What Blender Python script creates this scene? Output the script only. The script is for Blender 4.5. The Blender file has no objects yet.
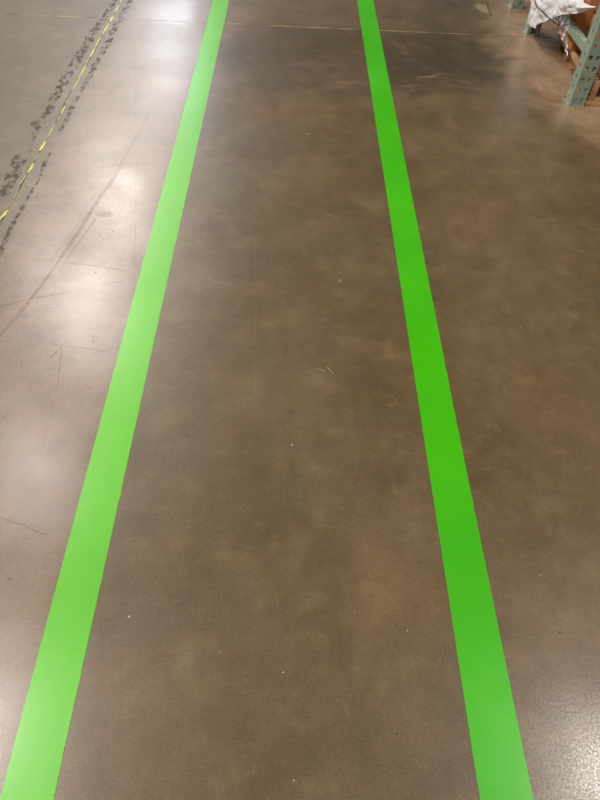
import bpy, bmesh, math, random
from mathutils import Vector, Matrix, noise
random.seed(7)
scene = bpy.context.scene
col = scene.collection

# ------------------------------------------------------------------ camera
H = 1.4
cy = Vector((4, 740, -600)).normalized()
cz = Vector((1, -.045, 0)).cross(cy).normalized()
cx = cy.cross(cz)
R = Matrix((cx, cy, cz))
cam_d = bpy.data.cameras.new('camera'); cam_d.sensor_width = 36; cam_d.lens = 27; cam_d.clip_start = .02
cam = bpy.data.objects.new('camera', cam_d); col.objects.link(cam)
cam.matrix_world = Matrix.Translation((0, 0, H)) @ R.to_4x4()
scene.camera = cam
scene.view_settings.view_transform = 'Standard'
scene.view_settings.look = 'None'
scene.view_settings.exposure = 0

def G(px, py, z=0):
    """survey helper: the floor point seen at a photo pixel (used to place floor marks in metres)"""
    d = R @ Vector((px-300, 400-py, -600)); t = (z-H)/d.z
    return Vector((d.x*t, d.y*t))

# ------------------------------------------------------------------ node helpers
class NT:
    def __init__(s, name):
        s.m = bpy.data.materials.new(name); s.m.use_nodes = True
        s.t = s.m.node_tree; s.n = s.t.nodes; s.l = s.t.links
        s.b = s.n['Principled BSDF']
        s.P = s.n.new('ShaderNodeTexCoord').outputs['Object']
    def put(s, sock, v):
        if isinstance(v, bpy.types.NodeSocket): s.l.new(v, sock)
        elif v is not None: sock.default_value = v
    def math(s, op, a, b=None, c=None, clamp=False):
        n = s.n.new('ShaderNodeMath'); n.operation = op; n.use_clamp = clamp
        for i, v in enumerate((a, b, c)): s.put(n.inputs[i], v)
        return n.outputs[0]
    def vec(s, op, a, b=None, scale=None):
        n = s.n.new('ShaderNodeVectorMath'); n.operation = op
        s.put(n.inputs[0], a); s.put(n.inputs[1], b)
        if scale is not None: s.put(n.inputs['Scale'], scale)
        return n.outputs['Value'] if op in ('DOT_PRODUCT', 'LENGTH', 'DISTANCE') else n.outputs[0]
    def noise(s, scale, detail=4, rough=.55, P=None, stretch=None, off=(0, 0, 0), dist=0):
        P = P or s.P
        if stretch or off != (0, 0, 0):
            mp = s.n.new('ShaderNodeMapping'); s.l.new(P, mp.inputs[0])
            mp.inputs['Scale'].default_value = stretch or (1, 1, 1); mp.inputs['Location'].default_value = off
            P = mp.outputs[0]
        n = s.n.new('ShaderNodeTexNoise'); s.l.new(P, n.inputs['Vector'])
        n.inputs['Scale'].default_value = scale; n.inputs['Detail'].default_value = detail
        n.inputs['Roughness'].default_value = rough; n.inputs['Distortion'].default_value = dist
        return n.outputs['Fac']
    def ramp(s, v, a, b, c=0., d=1., smooth=True):
        n = s.n.new('ShaderNodeMapRange'); n.interpolation_type = 'SMOOTHSTEP' if smooth else 'LINEAR'
        s.put(n.inputs[0], v)
        for i, x in enumerate((a, b, c, d)): n.inputs[i+1].default_value = x
        return n.outputs[0]
    def mix(s, f, a, b, mode='MIX'):
        n = s.n.new('ShaderNodeMix'); n.data_type = 'RGBA'; n.blend_type = mode
        s.put(n.inputs[0], f); s.put(n.inputs[6], rgba(a)); s.put(n.inputs[7], rgba(b))
        return n.outputs[2]
    def bump(s, h, strength, dist=.001):
        n = s.n.new('ShaderNodeBump'); s.l.new(h, n.inputs['Height'])
        n.inputs['Strength'].default_value = strength; n.inputs['Distance'].default_value = dist
        s.l.new(n.outputs[0], s.b.inputs['Normal']); return n.outputs[0]
    def set(s, **k):
        for a, v in k.items():
            s.put(s.b.inputs[a.replace('_', ' ')], rgba(v) if isinstance(v, tuple) else v)
def lin(c):
    c /= 255.
    return c/12.92 if c <= .04045 else ((c+.055)/1.055)**2.4
def S(r, g, b): return (lin(r), lin(g), lin(b))
def rgba(v): return (*v, 1) if isinstance(v, tuple) and len(v) == 3 else v

# ------------------------------------------------------------------ floor finish
ROUGH, COAT_R = .42, .25
def finish(T, base_rough=ROUGH, coat=.75):
    """the sealed, polished wear coat shared by the slab and the tape on it"""
    v = T.noise(2.2, 3, off=(3, 1, 0)); f = T.noise(240, 2)
    T.set(Roughness=T.math('ADD', T.ramp(v, .3, .7, base_rough-.04, base_rough+.05), T.ramp(f, .3, .7, -.03, .03)))
    T.b.inputs['Specular IOR Level'].default_value = .35; T.b.inputs['Coat IOR'].default_value = 1.5
    T.set(Coat_Weight=coat, Coat_Roughness=T.math('ADD', T.ramp(v, .3, .7, COAT_R-.02, COAT_R+.03), T.ramp(f, .35, .65, -.05, .05)))

T = NT('polished_concrete')
wob = T.noise(5, 3)
Pw = T.vec('ADD', T.P, T.vec('SCALE', T.vec('SUBTRACT', T.n.new('ShaderNodeCombineXYZ').outputs[0], (0, 0, 0)), scale=0.))
nz = T.n.new('ShaderNodeTexNoise'); T.l.new(T.P, nz.inputs['Vector']); nz.inputs['Scale'].default_value = 7; nz.inputs['Detail'].default_value = 4
warp = T.vec('SCALE', T.vec('SUBTRACT', nz.outputs['Color'], (.5, .5, .5)), scale=.018)
Pw = T.vec('ADD', T.P, warp)
bigwarp = T.vec('ADD', T.P, T.vec('SCALE', T.vec('SUBTRACT', nz.outputs['Color'], (.5, .5, .5)), scale=.30))
def line_mask(p0, p1, w, soft=None, P=None):
    p0 = Vector((p0[0], p0[1], 0)); p1 = Vector((p1[0], p1[1], 0)); d = p1-p0; L = d.length; d /= L
    q = T.vec('SUBTRACT', P or Pw, tuple(p0))
    t = T.math('MINIMUM', T.math('MAXIMUM', T.vec('DOT_PRODUCT', q, tuple(d)), 0.), L)
    c = T.vec('SCALE', tuple(d), scale=t)
    return T.ramp(T.vec('DISTANCE', q, c), w*.4, w if soft is None else soft, 1., 0.)
def blob_mask(c, rx, ry, ang=0, inner=.4, P=None):
    m = T.n.new('ShaderNodeMapping'); m.vector_type = 'TEXTURE'
    T.l.new(P or bigwarp, m.inputs[0]); m.inputs['Location'].default_value = (c[0], c[1], 0)
    m.inputs['Rotation'].default_value = (0, 0, ang); m.inputs['Scale'].default_value = (rx, ry, 1)
    return T.ramp(T.vec('LENGTH', m.outputs[0]), inner, 1., 1., 0.)
def times(m, k): return T.math('MULTIPLY', m, k)

c_mid, c_dark, c_lite = S(114, 97, 73), S(99, 83, 60), S(130, 111, 88)
base = T.mix(T.ramp(T.noise(1.6, 5, .6), .34, .66), c_dark, c_mid)
base = T.mix(times(T.ramp(T.noise(3.1, 6, .62, off=(5, 2, 0), dist=.4), .46, .74), .5), base, c_lite)
base = T.mix(times(T.ramp(T.noise(1.1, 3, .5, off=(9, 4, 0)), .5, .68), .5), base, S(94, 85, 62))   # olive casts
base = T.mix(times(T.ramp(T.noise(1.4, 4, .6, off=(1, 8, 0)), .52, .72), .45), base, S(124, 92, 70))   # rusty casts
# long trowel and traffic streaks
base = T.mix(times(T.ramp(T.noise(9, 4, .6, stretch=(1, .18, 1)), .5, .75), .22), base, S(78, 62, 46))
base = T.mix(times(T.ramp(T.noise(14, 4, .6, stretch=(.25, 1, 1), off=(2, 2, 0)), .55, .8), .25), base, S(150, 130, 108))
# bay-sized darker and paler patches, then small stains and worn spots
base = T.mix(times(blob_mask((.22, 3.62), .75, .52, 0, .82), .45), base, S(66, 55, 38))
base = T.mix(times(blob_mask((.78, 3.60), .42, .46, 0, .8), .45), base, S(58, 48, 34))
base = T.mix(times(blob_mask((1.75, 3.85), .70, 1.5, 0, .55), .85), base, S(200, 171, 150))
base = T.mix(times(blob_mask((.30, .55), .22, .20, 0, .1), .35), base, S(146, 116, 86))
base = T.mix(times(blob_mask((.80, 1.1), .28, .5, 0, .1), .32), base, S(140, 112, 84))
base = T.mix(times(blob_mask((-.05, 1.6), .35, .7, 0, .2), .25), base, S(92, 80, 58))
base = T.mix(times(blob_mask((.05, 3.5), .30, .05, .1, .2), .25), base, S(150, 128, 112))
base = T.mix(times(blob_mask((.28, 3.3), .16, .05, .1, .2), .30), base, S(150, 128, 112))
base = T.mix(times(blob_mask((.75, 3.42), .18, .022, .0, .2), .40), base, S(150, 128, 108))
base = T.mix(times(blob_mask((.62, 3.28), .12, .03, .1, .2), .40), base, S(140, 120, 100))
base = T.mix(times(blob_mask((.993, 3.08), .055, .055, 0, .55, Pw), .40), base, S(112, 74, 66))
base = T.mix(times(blob_mask((1.18, 2.985), .05, .022, .1, .3, Pw), .55), base, S(64, 48, 40))
base = T.mix(times(blob_mask((1.215, 4.47), .05, .10, .25, .55, Pw), .75), base, S(196, 170, 150))
# the lane beyond the old joint is greyer
sx = T.n.new('ShaderNodeSeparateXYZ'); T.l.new(T.P, sx.inputs[0]); X = sx.outputs['X']; Y = sx.outputs['Y']
base = T.mix(times(T.ramp(X, -1.19, -1.17, 1., 0.), .45), base, S(100, 96, 84))
lane = T.math('MULTIPLY', T.ramp(X, -1.10, -.95), T.ramp(X, -.58, -.50, 1., 0.))
base = T.mix(times(lane, .5), base, S(156, 130, 120))  # pink-grey tone, lightened to add to the overhead lamps' gloss veil
# ghost of a removed tape either side of the joint
ghost = T.math('MULTIPLY', T.ramp(X, -1.185, -1.175), T.ramp(X, -1.07, -1.06, 1., 0.))
base = T.mix(times(ghost, .35), base, S(84, 82, 70))
# tyre scuffs and scratches (photo survey points)
marks = [
 # p0, p1, width, strength, colour
 ((150,112),(112,180),.010,.30,S(96,66,58)), ((112,180),(90,213),.011,.45,S(96,66,58)), ((90,213),(62,257),.011,.45,S(92,62,54)),
 ((62,257),(28,303),.006,.55,S(84,56,48)), ((28,303),(0,336),.010,.35,S(96,66,58)), ((96,218),(66,262),.005,.45,S(90,62,54)),
 ((84,216),(50,262),.004,.30,S(90,62,54)), ((130,75),(88,112),.006,.3,S(96,70,60)),
 ((0,307),(25,300),.0025,.7,S(72,50,40)), ((25,300),(70,292),.0022,.6,S(72,50,40)), ((70,292),(132,278),.002,.5,S(80,58,48)),
 ((0,256),(50,261),.004,.35,S(84,64,54)), ((50,261),(132,271),.004,.45,S(84,64,54)), ((136,50),(136,180),.003,.4,S(92,74,66)),
 ((136,180),(134,292),.003,.4,S(92,74,66)), ((30,310),(60,312),.003,.25,S(84,64,54)), ((88,300),(134,299),.002,.4,S(80,58,48)),
 ((50,344),(112,352),.0022,.5,S(84,60,50)), ((62,345),(57,385),.0018,.6,S(78,54,46)), ((57,385),(38,465),.0018,.5,S(84,60,50)),
 ((50,358),(57,352),.0026,.9,S(56,40,34)), ((0,517),(34,530),.0020,.7,S(66,48,40)), ((34,530),(62,542),.0018,.6,S(66,48,40)),
 ((21,347),(20,382),.0018,.4,S(84,60,50)), ((177,722),(178,792),.0014,.6,S(70,56,40)), ((150,655),(246,656),.0012,.35,S(70,56,40)),
 ((99,618),(105,650),.0016,.5,S(72,58,44)), ((170,602),(183,600),.0016,.8,S(190,172,150)), ((553,711),(600,709),.0014,.35,S(66,52,38)),
 ((175,270),(250,290),.002,.30,S(170,150,130)), ((325,214),(333,217),.003,.6,S(168,150,128)), ((317,369),(324,371),.0024,.42,S(196,180,160)),
 ((327,367),(333,374),.0022,.38,S(196,180,160)), ((502,38),(521,66),.008,.14,S(70,56,44)), ((501,115),(521,156),.008,.18,S(70,56,44)),
 ((418,77),(433,76),.006,.5,S(176,156,138)), ((445,85),(478,89),.005,.35,S(160,140,120)), ((416,13),(424,26),.008,.35,S(66,52,40)),
 ((486,0),(491,15),.009,.6,S(74,58,46)), ((540,70),(600,150),.012,.18,S(150,130,108)), ((255,240),(255,420),.002,.25,S(150,132,110)),
 ((20,425),(22,500),.0016,.35,S(84,60,50)), ((0,420),(40,412),.0016,.3,S(84,60,50)), ((230,690),(300,690),.0012,.25,S(150,130,108)),
 ((88,336),(98,338),.0018,.6,S(96,72,60)), ((98,338),(93,343),.0018,.6,S(96,72,60)), ((93,343),(92,338),.0018,.6,S(96,72,60)),
]
GLOSS = None
for a, b, w, k, c in marks:
    mk = times(line_mask(G(*a), G(*b), w*1.1), min(1, k*1.1))
    base = T.mix(mk, base, c)
    if c[0] < lin(130): GLOSS = mk if GLOSS is None else T.math('MAXIMUM', GLOSS, mk)
for px, py, rx, ry, k, c in [(104,214,.045,.028,.5,S(96,72,66)), (95,273.5,.008,.005,.8,S(80,54,40)), (65,202,.006,.006,.7,S(60,44,40)), (43,213,.014,.008,.5,S(84,62,56)),
    (113,231,.006,.005,.7,S(60,44,40)), (10,578,.006,.005,.8,S(60,36,36)), (129,616,.0028,.0028,1,S(235,225,205)), (292,445,.004,.004,.9,S(190,176,156)),
    (340,281,.009,.010,.7,S(150,140,122)), (307,134,.012,.016,.6,S(164,144,126)), (521,327,.003,.003,.9,S(220,206,180)), (560,633,.003,.003,.9,S(36,28,20)),
    (397,733,.0026,.0026,.9,S(36,28,20)), (407,631,.0022,.0022,.9,S(220,206,180)), (283,673,.0024,.0024,.9,S(220,206,180)), (294,781,.0024,.0024,.9,S(226,214,190)),
    (90,388,.009,.004,.6,S(80,58,46)), (60,395,.006,.003,.5,S(80,58,46)), (110,229,.004,.004,.5,S(60,44,40)), (540,575,.0022,.0022,.8,S(200,180,150))]:
    mk = times(blob_mask(G(px, py), rx, ry, 0, .5, Pw), k); base = T.mix(mk, base, c)
    if c[0] < lin(110): GLOSS = T.math('MAXIMUM', GLOSS, mk)
# aggregate speckle: fine grain, sparse pale and dark specks
base = T.mix(times(T.ramp(T.noise(160, 3, .7), .40, .66), .16), base, S(44, 34, 24))
base = T.mix(times(T.ramp(T.noise(95, 3, .7, off=(4, 4, 0)), .55, .75), .20), base, S(178, 158, 132))
vo = T.n.new('ShaderNodeTexVoronoi'); T.l.new(T.P, vo.inputs['Vector']); vo.inputs['Scale'].default_value = 13
sp = T.n.new('ShaderNodeSeparateColor'); T.l.new(vo.outputs['Color'], sp.inputs[0])
dot = T.ramp(vo.outputs['Distance'], .014, .028, 1., 0.)
base = T.mix(T.math('MULTIPLY', dot, T.ramp(sp.outputs[0], .86, .88, 0., .75)), base, S(190, 172, 146))
base = T.mix(T.math('MULTIPLY', dot, T.ramp(sp.outputs[1], .88, .90, 0., .75)), base, S(46, 36, 28))
base = T.mix(times(T.ramp(T.noise(5.5, 6, .65, off=(6, 3, 0), dist=.3), .42, .68), .34), base, S(80, 64, 42))
base = T.mix(times(T.ramp(T.noise(13, 6, .7, off=(3, 3, 0), dist=.5), .46, .70), .25), base, S(82, 64, 44))
base = T.mix(times(T.ramp(T.noise(19, 5, .7, off=(5, 3, 0), dist=.5), .54, .76), .24), base, S(158, 134, 104))
base = T.mix(times(T.ramp(T.noise(7, 6, .65, off=(2, 9, 0), dist=.3), .48, .72), .26), base, S(150, 124, 92))
base = T.mix(1., base, (.88, .86, .74), 'MULTIPLY')
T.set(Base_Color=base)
finish(T)
cw = T.math('MULTIPLY', T.math('SUBTRACT', 1., T.math('MULTIPLY', GLOSS, 1.)), T.ramp(T.noise(4, 6, .7, off=(8, 8, 0)), .3, .7, .6, .9))
cw = T.math('MULTIPLY', cw, T.ramp(T.noise(190, 3, .75), .38, .60, .62, 1.15))
cw = T.math('MULTIPLY', cw, T.ramp(T.noise(20, 4, .7, stretch=(.2, 1, 1), off=(1, 5, 0)), .35, .7, 1.05, .8))
T.set(Coat_Weight=T.math('MULTIPLY', cw, T.ramp(X, -1.20, -1.16, .72, 1.)))
hh = T.math('ADD', T.math('MULTIPLY', T.noise(150, 3, .6), .6), T.math('MULTIPLY', T.noise(24, 3), .8))
nb = T.bump(hh, .09, .001)
T.l.new(nb, T.b.inputs['Coat Normal'])
M_floor = T.m

def simple(name, c1, c2, scale=20, rough=.5, metal=0, bump=.0, stretch=None, lo=.35, hi=.65):
    T = NT(name)
    T.set(Base_Color=T.mix(T.ramp(T.noise(scale, 4, stretch=stretch), lo, hi), c1, c2), Roughness=rough, Metallic=metal)
    if bump: T.bump(T.noise(scale*4, 3, stretch=stretch), bump, .002)
    return T

# green floor tape
def tape_mat(name, ca, cb):
    global T
    T = NT(name)
    g = T.mix(T.ramp(T.noise(2.5, 4), .3, .7), ca, cb)
    g = T.mix(times(T.ramp(T.noise(60, 3, .7), .60, .78), .18), g, S(44, 120, 10))
    vo = T.n.new('ShaderNodeTexVoronoi'); T.l.new(T.P, vo.inputs['Vector']); vo.inputs['Scale'].default_value = 16
    sp = T.n.new('ShaderNodeSeparateColor'); T.l.new(vo.outputs['Color'], sp.inputs[0])
    g = T.mix(T.math('MULTIPLY', T.ramp(vo.outputs['Distance'], .012, .024, 1., 0.), T.ramp(sp.outputs[0], .86, .88, 0., .8)), g, S(30, 80, 14))
    T.set(Base_Color=g); finish(T, .42, .5); T.b.inputs['Specular IOR Level'].default_value = .25
    nb = T.bump(T.noise(120, 3), .04, .001); T.l.new(nb, T.b.inputs['Coat Normal'])
    return T.m
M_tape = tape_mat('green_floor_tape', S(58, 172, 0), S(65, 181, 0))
M_tape_l = tape_mat('glare_lightened_floor_tape', S(88, 184, 22), S(96, 192, 30))  # left stripe: lamp reflection partly painted in as a paler green
M_yellow = simple('yellow_paint', S(222, 214, 20), S(190, 180, 60), 60, .5).m
M_dark = simple('joint_filler', S(40, 30, 24), S(112, 98, 78), 30, .8, lo=.42, hi=.58).m
T = simple('pale_joint_filler', S(176, 150, 116), S(92, 74, 54), 9, .8, lo=.44, hi=.60)
T.set(Alpha=T.ramp(T.noise(34, 4, .7, off=(7, 7, 0)), .36, .46)); M_joint = T.m
# ragged tape-adhesive residue: broken up by noise
T = NT('adhesive_residue')
T.set(Base_Color=T.mix(T.noise(40, 3), S(70, 62, 54), S(96, 86, 76)), Roughness=.75)
a = T.math('MULTIPLY', T.ramp(T.noise(3.6, 2, off=(2.3, .6, 0)), .36, .48), T.ramp(T.noise(30, 5, .7, stretch=(1, .6, 1)), .46, .58))
T.set(Alpha=times(a, .34)); M_res = T.m
# rack green enamel, chips
T = NT('rack_green_enamel')
g = T.mix(T.ramp(T.noise(12, 4), .3, .7), S(138, 156, 138), S(154, 171, 152))
g = T.mix(T.ramp(T.noise(38, 5, .75), .63, .68, 0., .6), g, S(176, 168, 150))
g = T.mix(T.ramp(T.noise(22, 5, .75, off=(3, 3, 3)), .66, .70, 0., .8), g, S(60, 70, 60))
T.set(Base_Color=g, Roughness=.42); M_green = T.m
M_plate = simple('galvanized_plate', S(150, 150, 142), S(205, 200, 190), 40, .4, .3).m
M_card = simple('corrugated_cardboard', S(178, 118, 68), S(204, 142, 90), 14, .8, bump=.15, stretch=(1, 1, .3)).m
M_card_dk = simple('edge_and_shaded_cardboard', S(104, 66, 34), S(134, 88, 50), 40, .85, stretch=(1, 1, .2)).m  # flap edges, and the far carton's shade as a darker brown
M_tape_b = simple('clear_packing_tape', S(186, 150, 104), S(200, 166, 120), 10, .2).m
T = NT('pallet_pine')
w = T.noise(30, 5, .6, stretch=(.12, 1, 1))
T.set(Base_Color=T.mix(T.ramp(w, .35, .65), S(146, 98, 54), S(206, 160, 112)), Roughness=.75); M_wood = T.m
T.bump(w, .3, .002)
T = NT('shrink_wrap_film')
T.set(Base_Color=T.mix(T.ramp(T.noise(9, 5), .35, .65), S(255, 250, 252), S(255, 255, 255)), Roughness=.22)
T.b.inputs['Specular IOR Level'].default_value = .7
T.b.inputs['Transmission Weight'].default_value = 0
T.set(Alpha=T.ramp(T.noise(16, 4), .3, .6, .95, 1.)); T.b.inputs['Sheen Weight'].default_value = .6
T.bump(T.noise(26, 6, .65, dist=1.2), .5, .012); M_film = T.m
T = NT('clear_stretch_film')
T.set(Base_Color=(.85, .82, .8), Roughness=.15, Alpha=T.ramp(T.noise(30, 4, .7, stretch=(1, 1, .3)), .50, .66, .06, .6))
T.bump(T.noise(40, 4, stretch=(1, 1, .25)), .7, .01); M_clear = T.m
M_strap = simple('black_strapping', S(52, 48, 56), S(72, 68, 80), 30, .4).m
M_ceil = simple('ceiling_deck', S(120, 118, 112), S(135, 132, 126), 2, .8).m

# ------------------------------------------------------------------ mesh helpers
def link(name, bm, mat, parent=None, smooth=False, bevel=0):
    if bevel:
        bmesh.ops.bevel(bm, geom=list(bm.edges), offset=bevel, segments=2, affect='EDGES', profile=.6)
    bmesh.ops.recalc_face_normals(bm, faces=bm.faces)
    me = bpy.data.meshes.new(name); bm.to_mesh(me); bm.free()
    me.materials.append(mat)
    if smooth:
        for p in me.polygons: p.use_smooth = True
    o = bpy.data.objects.new(name, me); col.objects.link(o)
    if parent: o.parent = parent; o.location = -Vector(parent.location)
    return o
def box(bm, x0, x1, y0, y1, z0, z1, M=None):
    vs = [bm.verts.new(Vector((x, y, z))) for x in (x0, x1) for y in (y0, y1) for z in (z0, z1)]
    for f in ((0,1,3,2),(4,6,7,5),(0,4,5,1),(2,3,7,6),(0,2,6,4),(1,5,7,3)): bm.faces.new([vs[i] for i in f])
    if M: bmesh.ops.transform(bm, matrix=M, verts=vs)
    return vs
def nb_(): return bmesh.new()
def root(name, loc, label, cat, group=None):
    o = bpy.data.objects.new(name, None); col.objects.link(o); o.location = loc; o.empty_display_size = .1
    o['label'] = label; o['category'] = cat
    if group: o['group'] = group
    return o
def tag(o, label, cat, group=None):
    o['label'] = label; o['category'] = cat
    if group: o['group'] = group
def struct(o): o['kind'] = 'structure'; return o

# ------------------------------------------------------------------ setting
bm = nb_(); box(bm, -14, 14, -10, 42, -.15, 0); struct(link('floor', bm, M_floor))
bm = nb_(); box(bm, -14, 14, -10, 42, 9.4, 9.5); struct(link('ceiling', bm, M_ceil))

def ribbon(pts, widths, z0, z1, name, mat, step=.02, jitter=0, parent=None):
    """a thin slab following a floor polyline with slightly uneven edges"""
    P = []
    for i in range(len(pts)-1):
        a, b = Vector(pts[i]), Vector(pts[i+1]); n = max(1, int((b-a).length/step))
        for k in range(n): P.append((a.lerp(b, k/n), widths[i]+(widths[i+1]-widths[i])*k/n))
    P.append((Vector(pts[-1]), widths[-1]))
    bm = nb_(); rows = []
    for i, (p, w) in enumerate(P):
        t = (P[min(i+1, len(P)-1)][0]-P[max(i-1, 0)][0]).normalized(); n = Vector((-t.y, t.x))
        j1 = jitter*(noise.noise(Vector((i*.37, 0, 1)))); j2 = jitter*(noise.noise(Vector((i*.37, 5, 7))))
        a = p+n*(w/2+j1); b = p-n*(w/2+j2)
        rows.append([bm.verts.new((q.x, q.y, z)) for q in (a, b) for z in (z1, z0)])
    for r, q in zip(rows, rows[1:]):
        bm.faces.new((r[0], r[2], q[2], q[0])); bm.faces.new((r[0], q[0], q[1], r[1])); bm.faces.new((r[2], r[3], q[3], q[2])); bm.faces.new((r[1], q[1], q[3], r[3]))
    bm.faces.new(rows[0]) if False else None
    return link(name, bm, mat, parent)

# tapes
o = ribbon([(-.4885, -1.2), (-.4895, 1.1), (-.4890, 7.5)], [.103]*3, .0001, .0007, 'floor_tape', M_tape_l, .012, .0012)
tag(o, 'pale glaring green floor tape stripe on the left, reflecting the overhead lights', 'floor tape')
o = ribbon([(.4475, -1.2), (.4445, 1.1), (.4500, 4.54), (.4530, 7.5)], [.109, .104, .107, .107], .0001, .0007, 'floor_tape', M_tape, .012, .0012)
tag(o, 'deep saturated green floor tape stripe on the right, nearer the rack', 'floor tape')

# transverse saw joint and the long one
def jy(x): return 4.048 - .0277*x
struct(ribbon([(x, jy(x)+.002*math.sin(x*9)) for x in (-6, -4, -1.79, -.432, .4, 1.235, 1.387, 3, 6)], [.007]*9, .00005, .0004, 'trim_1', M_joint, .01, .006))
struct(ribbon([(-1.124, -1), (-1.124, 1.976), (-1.122, 2.387), (-1.120, 2.75), (-1.128, 3.05), (-1.117, 3.6), (-1.117, 3.87), (-1.117, 4.13), (-1.122, 4.36), (-1.12, 8)], [.005]*10, .00005, .0004, 'trim_2', M_dark, .01, .005))

# yellow flecks: px ends of each fleck in the photo, width in metres
r = root('yellow_floor_line', (-1.122, 3, 0), 'broken yellow paint flecks clinging to the long dark floor joint at left', 'floor line')
flecks = [((1,219),(8,210),.017), ((10,207),(20,186),.003), ((20,185),(26,175),.003), ((28,173),(34,163),.014), ((35,160),(39,153),.003), ((40,151),(46,141),.016),
          ((47,138),(55,124),.006), ((57,121),(60,116),.004), ((61,114),(65,106),.011), ((66,104),(69,98),.003), ((72,91),(80,77),.007), ((79,78),(86,65),.009),
          ((86,64),(89,58),.004), ((90,57),(95,48),.014), ((95,47),(101,37),.009), ((103,34),(109,23),.010), ((110,22),(113,16),.013), ((115,12),(119,5),.008), ((120,3),(123,-3),.006),
          ((126,-9),(131,-18),.008)]
for a, b, w in flecks:
    p, q = G(*a), G(*b); n = 8; pts = [p.lerp(q, k/n) for k in range(n+1)]
    ws = [w*.85*(.25+.75*math.sin(math.pi*(k+.3)/(n+.6)))*random.uniform(.7, 1.2) for k in range(n+1)]
    pts = [v+Vector((random.uniform(-.15, .15)*w, 0)) for v in pts]
    ribbon(pts, ws, .0003, .0009, 'paint_fleck', M_yellow, 1, 0, r)
o = ribbon([G(2,200), G(14,172), G(24,151), G(36,124), G(48,112), G(60,88), G(76,61), G(94,32), G(108,12), G(125,-20)], [.05,.06,.06,.05,.04,.05,.055,.05,.04,.04], .00008, .0003, 'adhesive_residue', M_res, .02, .01)
tag(o, 'ragged dark adhesive residue left of the yellow-flecked joint', 'residue')
o = ribbon([G(-4,262), G(3,246), G(11,228), G(30,195), G(40,176), G(50,151), G(64,124), G(76,99), G(84,87), G(94,68), G(107,44), G(117,24), G(130,2), G(140,-18)], [.022,.02,.02,.012,.014,.02,.02,.028,.03,.03,.035,.035,.035,.035], .00008, .0003, 'adhesive_residue', M_res, .02, .008)
tag(o, 'narrow dark adhesive residue right of the yellow-flecked joint, towards the left green stripe', 'residue')

# ------------------------------------------------------------------ rack frames
def perf_plate(bm, O, U, V, N, cols, rows, cw, ch, holes, th):
    """sheet of cells, each with a shaped hole, th thick along N"""
    K = 16
    def rect(i):
        t = i/K*8
        pts = [(1,0),(1,1),(0,1),(-1,1),(-1,0),(-1,-1),(0,-1),(1,-1),(1,0)]
        k = int(t); f = t-k; a, b = pts[k], pts[k+1]; return (a[0]+(b[0]-a[0])*f, a[1]+(b[1]-a[1])*f)
    for c in range(cols):
        for r_ in range(rows):
            cu, cv = (c+.5)*cw, (r_+.5)*ch
            hf, tilt, du = holes[c]
            rings = []
            for d in (0, th):
                out, inn = [], []
                for i in range(K):
                    x, y = rect(i); out.append(bm.verts.new(O+U*(cu+x*cw/2)+V*(cv+y*ch/2)+N*d))
                    a = math.atan2(y, x); hx, hy = hf(a)
                    hx, hy = hx*math.cos(tilt)-hy*math.sin(tilt), hx*math.sin(tilt)+hy*math.cos(tilt)
                    inn.append(bm.verts.new(O+U*(cu+du+hx)+V*(cv+hy)+N*d))
                rings.append((out, inn))
            for i in range(K):
                j = (i+1) % K
                (o0, i0), (o1, i1) = rings
                bm.faces.new((o0[i], o0[j], i0[j], i0[i])); bm.faces.new((o1[i], i1[i], i1[j], o1[j])); bm.faces.new((i0[i], i0[j], i1[j], i1[i]))
def tear(a):   # wide at the top, pointed at the bottom
    s = math.sin(a); w = .0105*(1 if s > 0 else (1-.65*(-s)**1.2)); return (w*math.cos(a), .009*s if s > 0 else .0165*s)
def dotf(a): return (.0062*math.cos(a), .0088*math.sin(a))
W, D, TH, HT = .075, .080, .0022, 2.4
def post_mesh(face):
    """C channel post from z=0; face=+1: perforated face towards -y (origin at its outer left corner), -1: towards +y"""
    bm = nb_(); z0 = .0085; rows = int(HT/.05)
    Zv = Vector((0, 0, 1)); y = 0 if face > 0 else D
    perf_plate(bm, Vector((0, y, z0)), Vector((1, 0, 0)), Zv, Vector((0, face, 0)), 2, rows, W/2, .05, [(tear, .22, -.001), (tear, -.22, -.001)], TH)
    O = Vector((0, y, z0-.018))
    perf_plate(bm, Vector((0, y if face > 0 else y-.078, z0)), Vector((0, 1, 0)), Zv, Vector((1, 0, 0)), 1, rows, .078, .05, [(dotf, 0, 0)], TH)
    perf_plate(bm, Vector((W-TH, y if face > 0 else y-.078, z0)), Vector((0, 1, 0)), Zv, Vector((1, 0, 0)), 1, rows, .078, .05, [(dotf, 0, 0)], TH)
    # returned lips at the open side and the solid foot below the first holes
    ly = y+face*.078
    for xa, xb in ((0, .018), (W-.018, W)): box(bm, xa, xb, min(ly, ly-face*TH), max(ly, ly-face*TH), z0, z0+rows*.05)
    box(bm, 0, W, min(y, y+face*TH), max(y, y+face*TH), .004, z0)
    for xa in (0, W-TH): box(bm, xa, xa+TH, min(y, ly), max(y, ly), .004, z0)
    bmesh.ops.remove_doubles(bm, verts=bm.verts, dist=.00005)
    me = bpy.data.meshes.new('post'); bmesh.ops.recalc_face_normals(bm, faces=bm.faces); bm.to_mesh(me); bm.free(); me.materials.append(M_green); return me
PX, PY, FD = 1.404, 3.110, 1.005
me_f, me_b = post_mesh(1), post_mesh(-1)
def plate_bm():
    bm = nb_(); box(bm, -.007, W+.003, -.002, D+.010, 0, .004); return bm
def anchor_bm():
    bm = nb_(); bmesh.ops.create_cone(bm, cap_ends=True, segments=6, radius1=.006, radius2=.006, depth=.010, matrix=Matrix.Translation((-.003, D+.004, .009))); return bm
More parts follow.
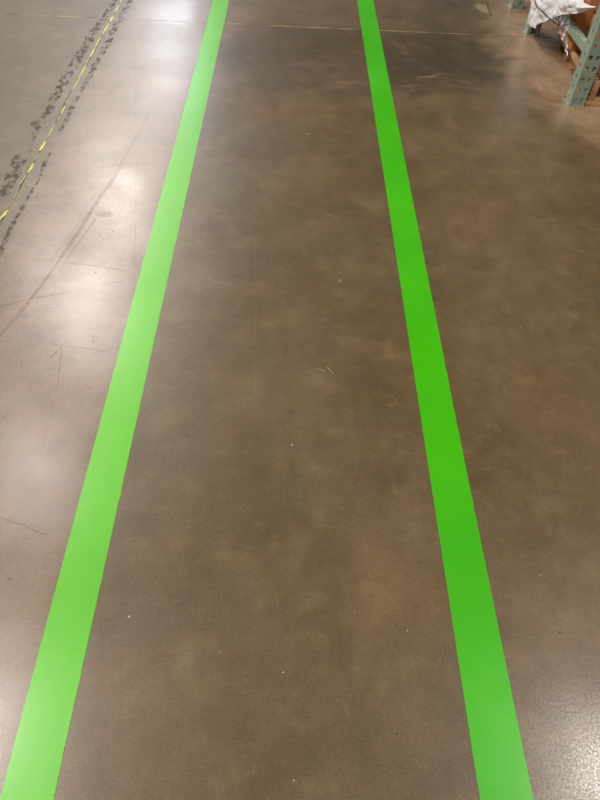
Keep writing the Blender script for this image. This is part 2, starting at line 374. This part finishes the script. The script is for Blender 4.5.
def make_frame(y, label, group):
    r = root('rack_upright_frame', (PX, y, 0), label, 'pallet rack', group)
    for me, yy in ((me_f, 0), (me_b, FD-D)):
        p = bpy.data.objects.new('post', me); col.objects.link(p); p.parent = r; p.location = (0, yy, 0)
        q = link('foot_plate', plate_bm(), M_plate, None, bevel=.0008); q.parent = p
        q2 = link('anchor_bolt', anchor_bm(), M_plate, None); q2.parent = p
    def bar(z0, y0, z1, y1, name):
        bm = nb_(); L = math.hypot(y1-y0, z1-z0); a = math.atan2(z1-z0, y1-y0)
        M = Matrix.Translation((W/2, y0, z0)) @ Matrix.Rotation(a, 4, 'X')
        box(bm, -.014, .014, 0, L, -.021, .021, M)
        b = link(name, bm, M_green, None, bevel=.003); b.parent = r
    bar(.228, .06, .228, FD-.06, 'horizontal_brace')
    bar(.28, .06, 1.20, FD-.06, 'diagonal_brace') if False else None
    bar(1.24, .06, 1.24, FD-.06, 'horizontal_brace')
    bar(2.20, .06, 1.30, FD-.06, 'diagonal_brace')
    return r
make_frame(PY, 'green steel pallet rack end frame with perforated posts, nearest the camera at the pallet', None)
make_frame(PY+FD+.355, 'green perforated rack frame farther back, behind the white plastic, cut by the top edge', None)

# ------------------------------------------------------------------ pallet
r = root('wooden_pallet', (1.5, 3.2, 0), 'rough pine wood pallet on the floor behind the green rack post, under cartons', 'pallet')
def board(name, x0, x1, y0, y1, z0, z1, rot=0):
    bm = nb_(); M = Matrix.Translation(((x0+x1)/2, (y0+y1)/2, 0)) @ Matrix.Rotation(rot, 4, 'Z') @ Matrix.Translation((-(x0+x1)/2, -(y0+y1)/2, 0))
    box(bm, x0, x1, y0, y1, z0, z1, M); return link(name, bm, M_wood, r, bevel=.0012)
XR = 2.52
for y0, y1, x0 in ((3.122, 3.205, 1.489), (3.445, 3.495, 1.492), (3.54, 3.60, 1.489), (3.67, 3.74, 1.493), (3.85, 3.92, 1.490)):
    board('bottom_board', x0, XR, y0, y1, .001, .017)
for i, (y0, y1, x0) in enumerate(((3.207, 3.28, 1.476), (3.47, 3.53, 1.455), (3.575, 3.66, 1.45), (3.695, 3.78, 1.455), (3.815, 3.90, 1.45), (3.935, 4.00, 1.45))):
    board('deck_board', x0, XR, y0, y1, .1105, .128)
board('edge_board', 1.440, 1.474, 3.207, 3.467, .1105, .128)
for x0 in (1.500, 2.0, 2.48):
    board('stringer', x0, x0+.032, 3.14, 4.0, .0172, .110)
# the whole pallet stands a few degrees askew: turn the boards about its front left corner
PV = Matrix.Translation((1.487, 3.12, 0)) @ Matrix.Rotation(-.085, 4, 'Z') @ Matrix.Translation((-1.487, -3.12, 0))
for ch in [o for o in col.objects if o.parent is r]: ch.data.transform(PV)

# ------------------------------------------------------------------ cartons
def carton(loc, sx, sy, sz, label, group=None, mat=None):
    x, y, z = loc
    r = root('cardboard_carton', loc, label, 'carton', group)
    bm = nb_(); box(bm, x, x+sx, y, y+sy, z, z+sz)
    bmesh.ops.subdivide_edges(bm, edges=bm.edges[:], cuts=6, use_grid_fill=True)
    for v in bm.verts:
        n = noise.noise(v.co*9)*.004
        c = Vector((x+sx/2, y+sy/2, z+sz/2)); d = (v.co-c)
        k = Vector((d.x/(sx/2), d.y/(sy/2), 0))
        for ax in (0, 1):
            if abs(k[ax]) > .99: v.co[ax] += -abs(n)*(1 if k[ax] > 0 else -1)
    link('carton_body', bm, mat or M_card, r)
    bm = nb_(); ym = y+sy/2
    box(bm, x-.0006, x+sx+.0006, ym-.025, ym+.025, z+sz-.06, z+sz+.0007)
    link('packing_tape', bm, M_tape_b, r)
    return r
r = carton((1.462, 3.468, .129), .56, .30, .192, 'light brown cardboard carton low on the pallet, seen under the rack brace')
bm = nb_(); box(bm, 1.514, 1.5185, 3.4645, 3.469, .131, .320); box(bm, 1.526, 1.534, 3.464, 3.469, .131, .320)
link('flap_edge', bm, M_card_dk, r)
r = carton((1.515, 3.785, .129), .54, .22, .15, 'brown carton at the far end of the pallet, coloured darker for the shade beneath the hanging plastic', mat=M_card_dk)  # shade under the sheet is put into the carton colour
r = carton((1.508, 3.206, .129), .50, .245, .18, 'tan carton at the front of the pallet, right of the perforated post')
r = carton((1.480, 3.47, .322), .54, .48, .30, 'brown carton stacked on top, above the white plastic sheet at the corner')

# ------------------------------------------------------------------ plastic sheet
def PL(px, py, x):
    d = R @ Vector((px-300, 400-py, -600)); t = x/d.x; return Vector((x, d.y*t, H+d.z*t))
low = [(529,17,1.375), (529.3,23,1.372), (533.3,28.5,1.372), (539,24,1.378), (550,19.5,1.390), (560,15.5,1.398), (567,14,1.402), (577,13.5,1.402), (583,12,1.400), (589,9.7,1.400), (595,7.8,1.401)]
up  = [(548,-75,1.39), (556,-75,1.38), (562,-75,1.42), (568,-72,1.44), (574,-68,1.45), (579,-55,1.45), (579,-30,1.44), (580,-12,1.42), (583,1,1.400), (590,5.0,1.400), (596,6.6,1.401)]
L = [PL(*p) for p in low]; U = [PL(*p) for p in up]
def samp(A, t):
    t *= len(A)-1; i = min(int(t), len(A)-2); f = t-i
    p = [A[max(0, min(len(A)-1, k))] for k in (i-1, i, i+1, i+2)]
    return .5*((2*p[1])+(p[2]-p[0])*f+(2*p[0]-5*p[1]+4*p[2]-p[3])*f*f+(3*p[1]-p[0]-3*p[2]+p[3])*f**3)
bm = nb_(); NU, NV = 110, 80; grid = []
for i in range(NU+1):
    row = []
    for j in range(NV+1):
        s, t = i/NU, j/NV
        a, b = samp(L, s), samp(U, s); p = a.lerp(b, t)
        env = min(1, s*8, (1-s)*5)
        q = Vector((p.y*9+p.z*5, p.z*11-p.y*4, 3))
        w = noise.fractal(q, .8, 2.2, 4)*.016+abs(noise.noise(q*1.7))*-.016 + (1-abs(noise.noise(q*3.1+Vector((4,4,4))))*2)*.004
        bulge = -.03*math.sin(math.pi*min(1, t*1.2))*env
        p.x += w*env+bulge
        if j == 0: p.z += noise.noise(Vector((s*30, 0, 0)))*.004
        p.x = min(p.x, 1.4015+.05*t*math.sin(math.pi*s))
        row.append(bm.verts.new(p))
    grid.append(row)
for i in range(NU):
    for j in range(NV):
        bm.faces.new((grid[i][j], grid[i+1][j], grid[i+1][j+1], grid[i][j+1]))
r = root('plastic_sheet', (1.38, 3.7, .1), 'crumpled white plastic wrap sheet draped between the green rack posts', 'plastic wrap')
link('sheet', bm, M_film, r, smooth=True)
# clear film hanging from it, gathered into a twist at the pallet edge
bm = nb_(); rows = []
tops = [PL(549, 19, 1.392), PL(572, 13, 1.394)]; tip = PL(567, 50, 1.395)
for j in range(31):
    t = j/30; row = []
    for i in range(25):
        s = i/24; a = tops[0].lerp(tops[1], s); k = (1-t)**.8
        p = tip.lerp(a, 1) if False else Vector((a.x*(1-t)+tip.x*t, tip.y+(a.y-tip.y)*(1-t) + (s-.5)*.035*math.sin(math.pi*t), a.z*(1-t)+tip.z*t))
        p.x += .006*math.sin(s*22+t*3)*(.3+.7*math.sin(math.pi*t))
        row.append(bm.verts.new(p))
    rows.append(row)
for a, b in zip(rows, rows[1:]):
    for i in range(24): bm.faces.new((a[i], a[i+1], b[i+1], b[i]))
link('hanging_film', bm, M_clear, r, smooth=True)
def tube(pts, rad, name, mat, parent=None, n=8, flat=1.):
    bm = nb_(); rings = []
    for i, p in enumerate(pts):
        t = (pts[min(i+1, len(pts)-1)]-pts[max(0, i-1)]).normalized()
        u = t.cross(Vector((1, 0, 0))).normalized(); v = t.cross(u)
        rr = rad[i] if isinstance(rad, list) else rad
        rings.append([bm.verts.new(p+u*math.cos(a)*rr+v*math.sin(a)*rr*flat) for a in [2*math.pi*k/n for k in range(n)]])
    for a, b in zip(rings, rings[1:]):
        for k in range(n): bm.faces.new((a[k], a[(k+1) % n], b[(k+1) % n], b[k]))
    bm.faces.new(rings[0]); bm.faces.new(rings[-1]); return link(name, bm, mat, parent, smooth=True)
kn = [PL(567.3, 45, 1.395), PL(567, 48, 1.395), PL(565.5, 50.5, 1.395), PL(567.3, 52.5, 1.395), PL(567.3, 56, 1.395)]
kn = [samp(kn, k/24) for k in range(25)]
tube(kn, [.0015+.0025*abs(math.sin(k*.9)) for k in range(25)], 'film_knot', M_film, r)
# black strap across the plastic and over the brace
sp_ = [(531,-12,1.335), (535.8,3.5,1.338), (540,9.5,1.338), (548,17,1.345), (555,23,1.365), (559,25.2,1.385), (562.5,25.3,1.395), (566,25,1.415), (570,23.8,1.419), (575,25.8,1.419), (580,29.5,1.425), (586.7,35,1.45), (588.5,37,1.47)]
sp_ = [PL(*p) for p in sp_]; sp_ = [samp(sp_, k/60) for k in range(61)]
o = tube(sp_, .0036, 'strap', M_strap, flat=.35)
tag(o, 'thin black strap crossing the white plastic and looping over the green brace', 'strap')

# unseen shelf level added just over the frame to shade the load
r = root('shade_shelf', (1.48, 3.1, 1.35), 'unseen shelf added above the cartons to shade them, out of the top right corner', 'added shelf')
for y0 in (3.115, 4.065):
    bm = nb_(); box(bm, 1.482, 4.2, y0, y0+.045, 1.30, 1.40); link('shelf_beam', bm, M_green, r, bevel=.003)
bm = nb_(); box(bm, 1.482, 4.2, 3.16, 4.065, 1.385, 1.40); link('shelf_deck', bm, M_wood, r)

# ------------------------------------------------------------------ light
def area(x, y, sx, sy, w, c):
    d = bpy.data.lights.new('high_bay_lamp', 'AREA'); d.shape = 'RECTANGLE'; d.size = sx; d.size_y = sy; d.energy = w; d.color = c
    o = bpy.data.objects.new('high_bay_lamp', d); col.objects.link(o); o.location = (x, y, 9)
WARM, COOL = (1, .93, .87), (.84, .9, 1)
for y, k in ((-8, .4), (-3.2, .6), (1.6, .95), (6.4, .42), (11.2, 1.1), (16, .9), (20.8, .4)): area(-5.1, y, 1.2, 1.7, 560*k, WARM)
for y in (25.6, 30.4): area(-5.1, y, .9, 1.5, 380, COOL)
for y in (1.0,): area(5.2, y+.15, .8, 1.2, 360, WARM)
w = bpy.data.worlds.new('world'); scene.world = w; w.use_nodes = True
w.node_tree.nodes['Background'].inputs[0].default_value = (.95, .97, 1, 1)
w.node_tree.nodes['Background'].inputs[1].default_value = .25
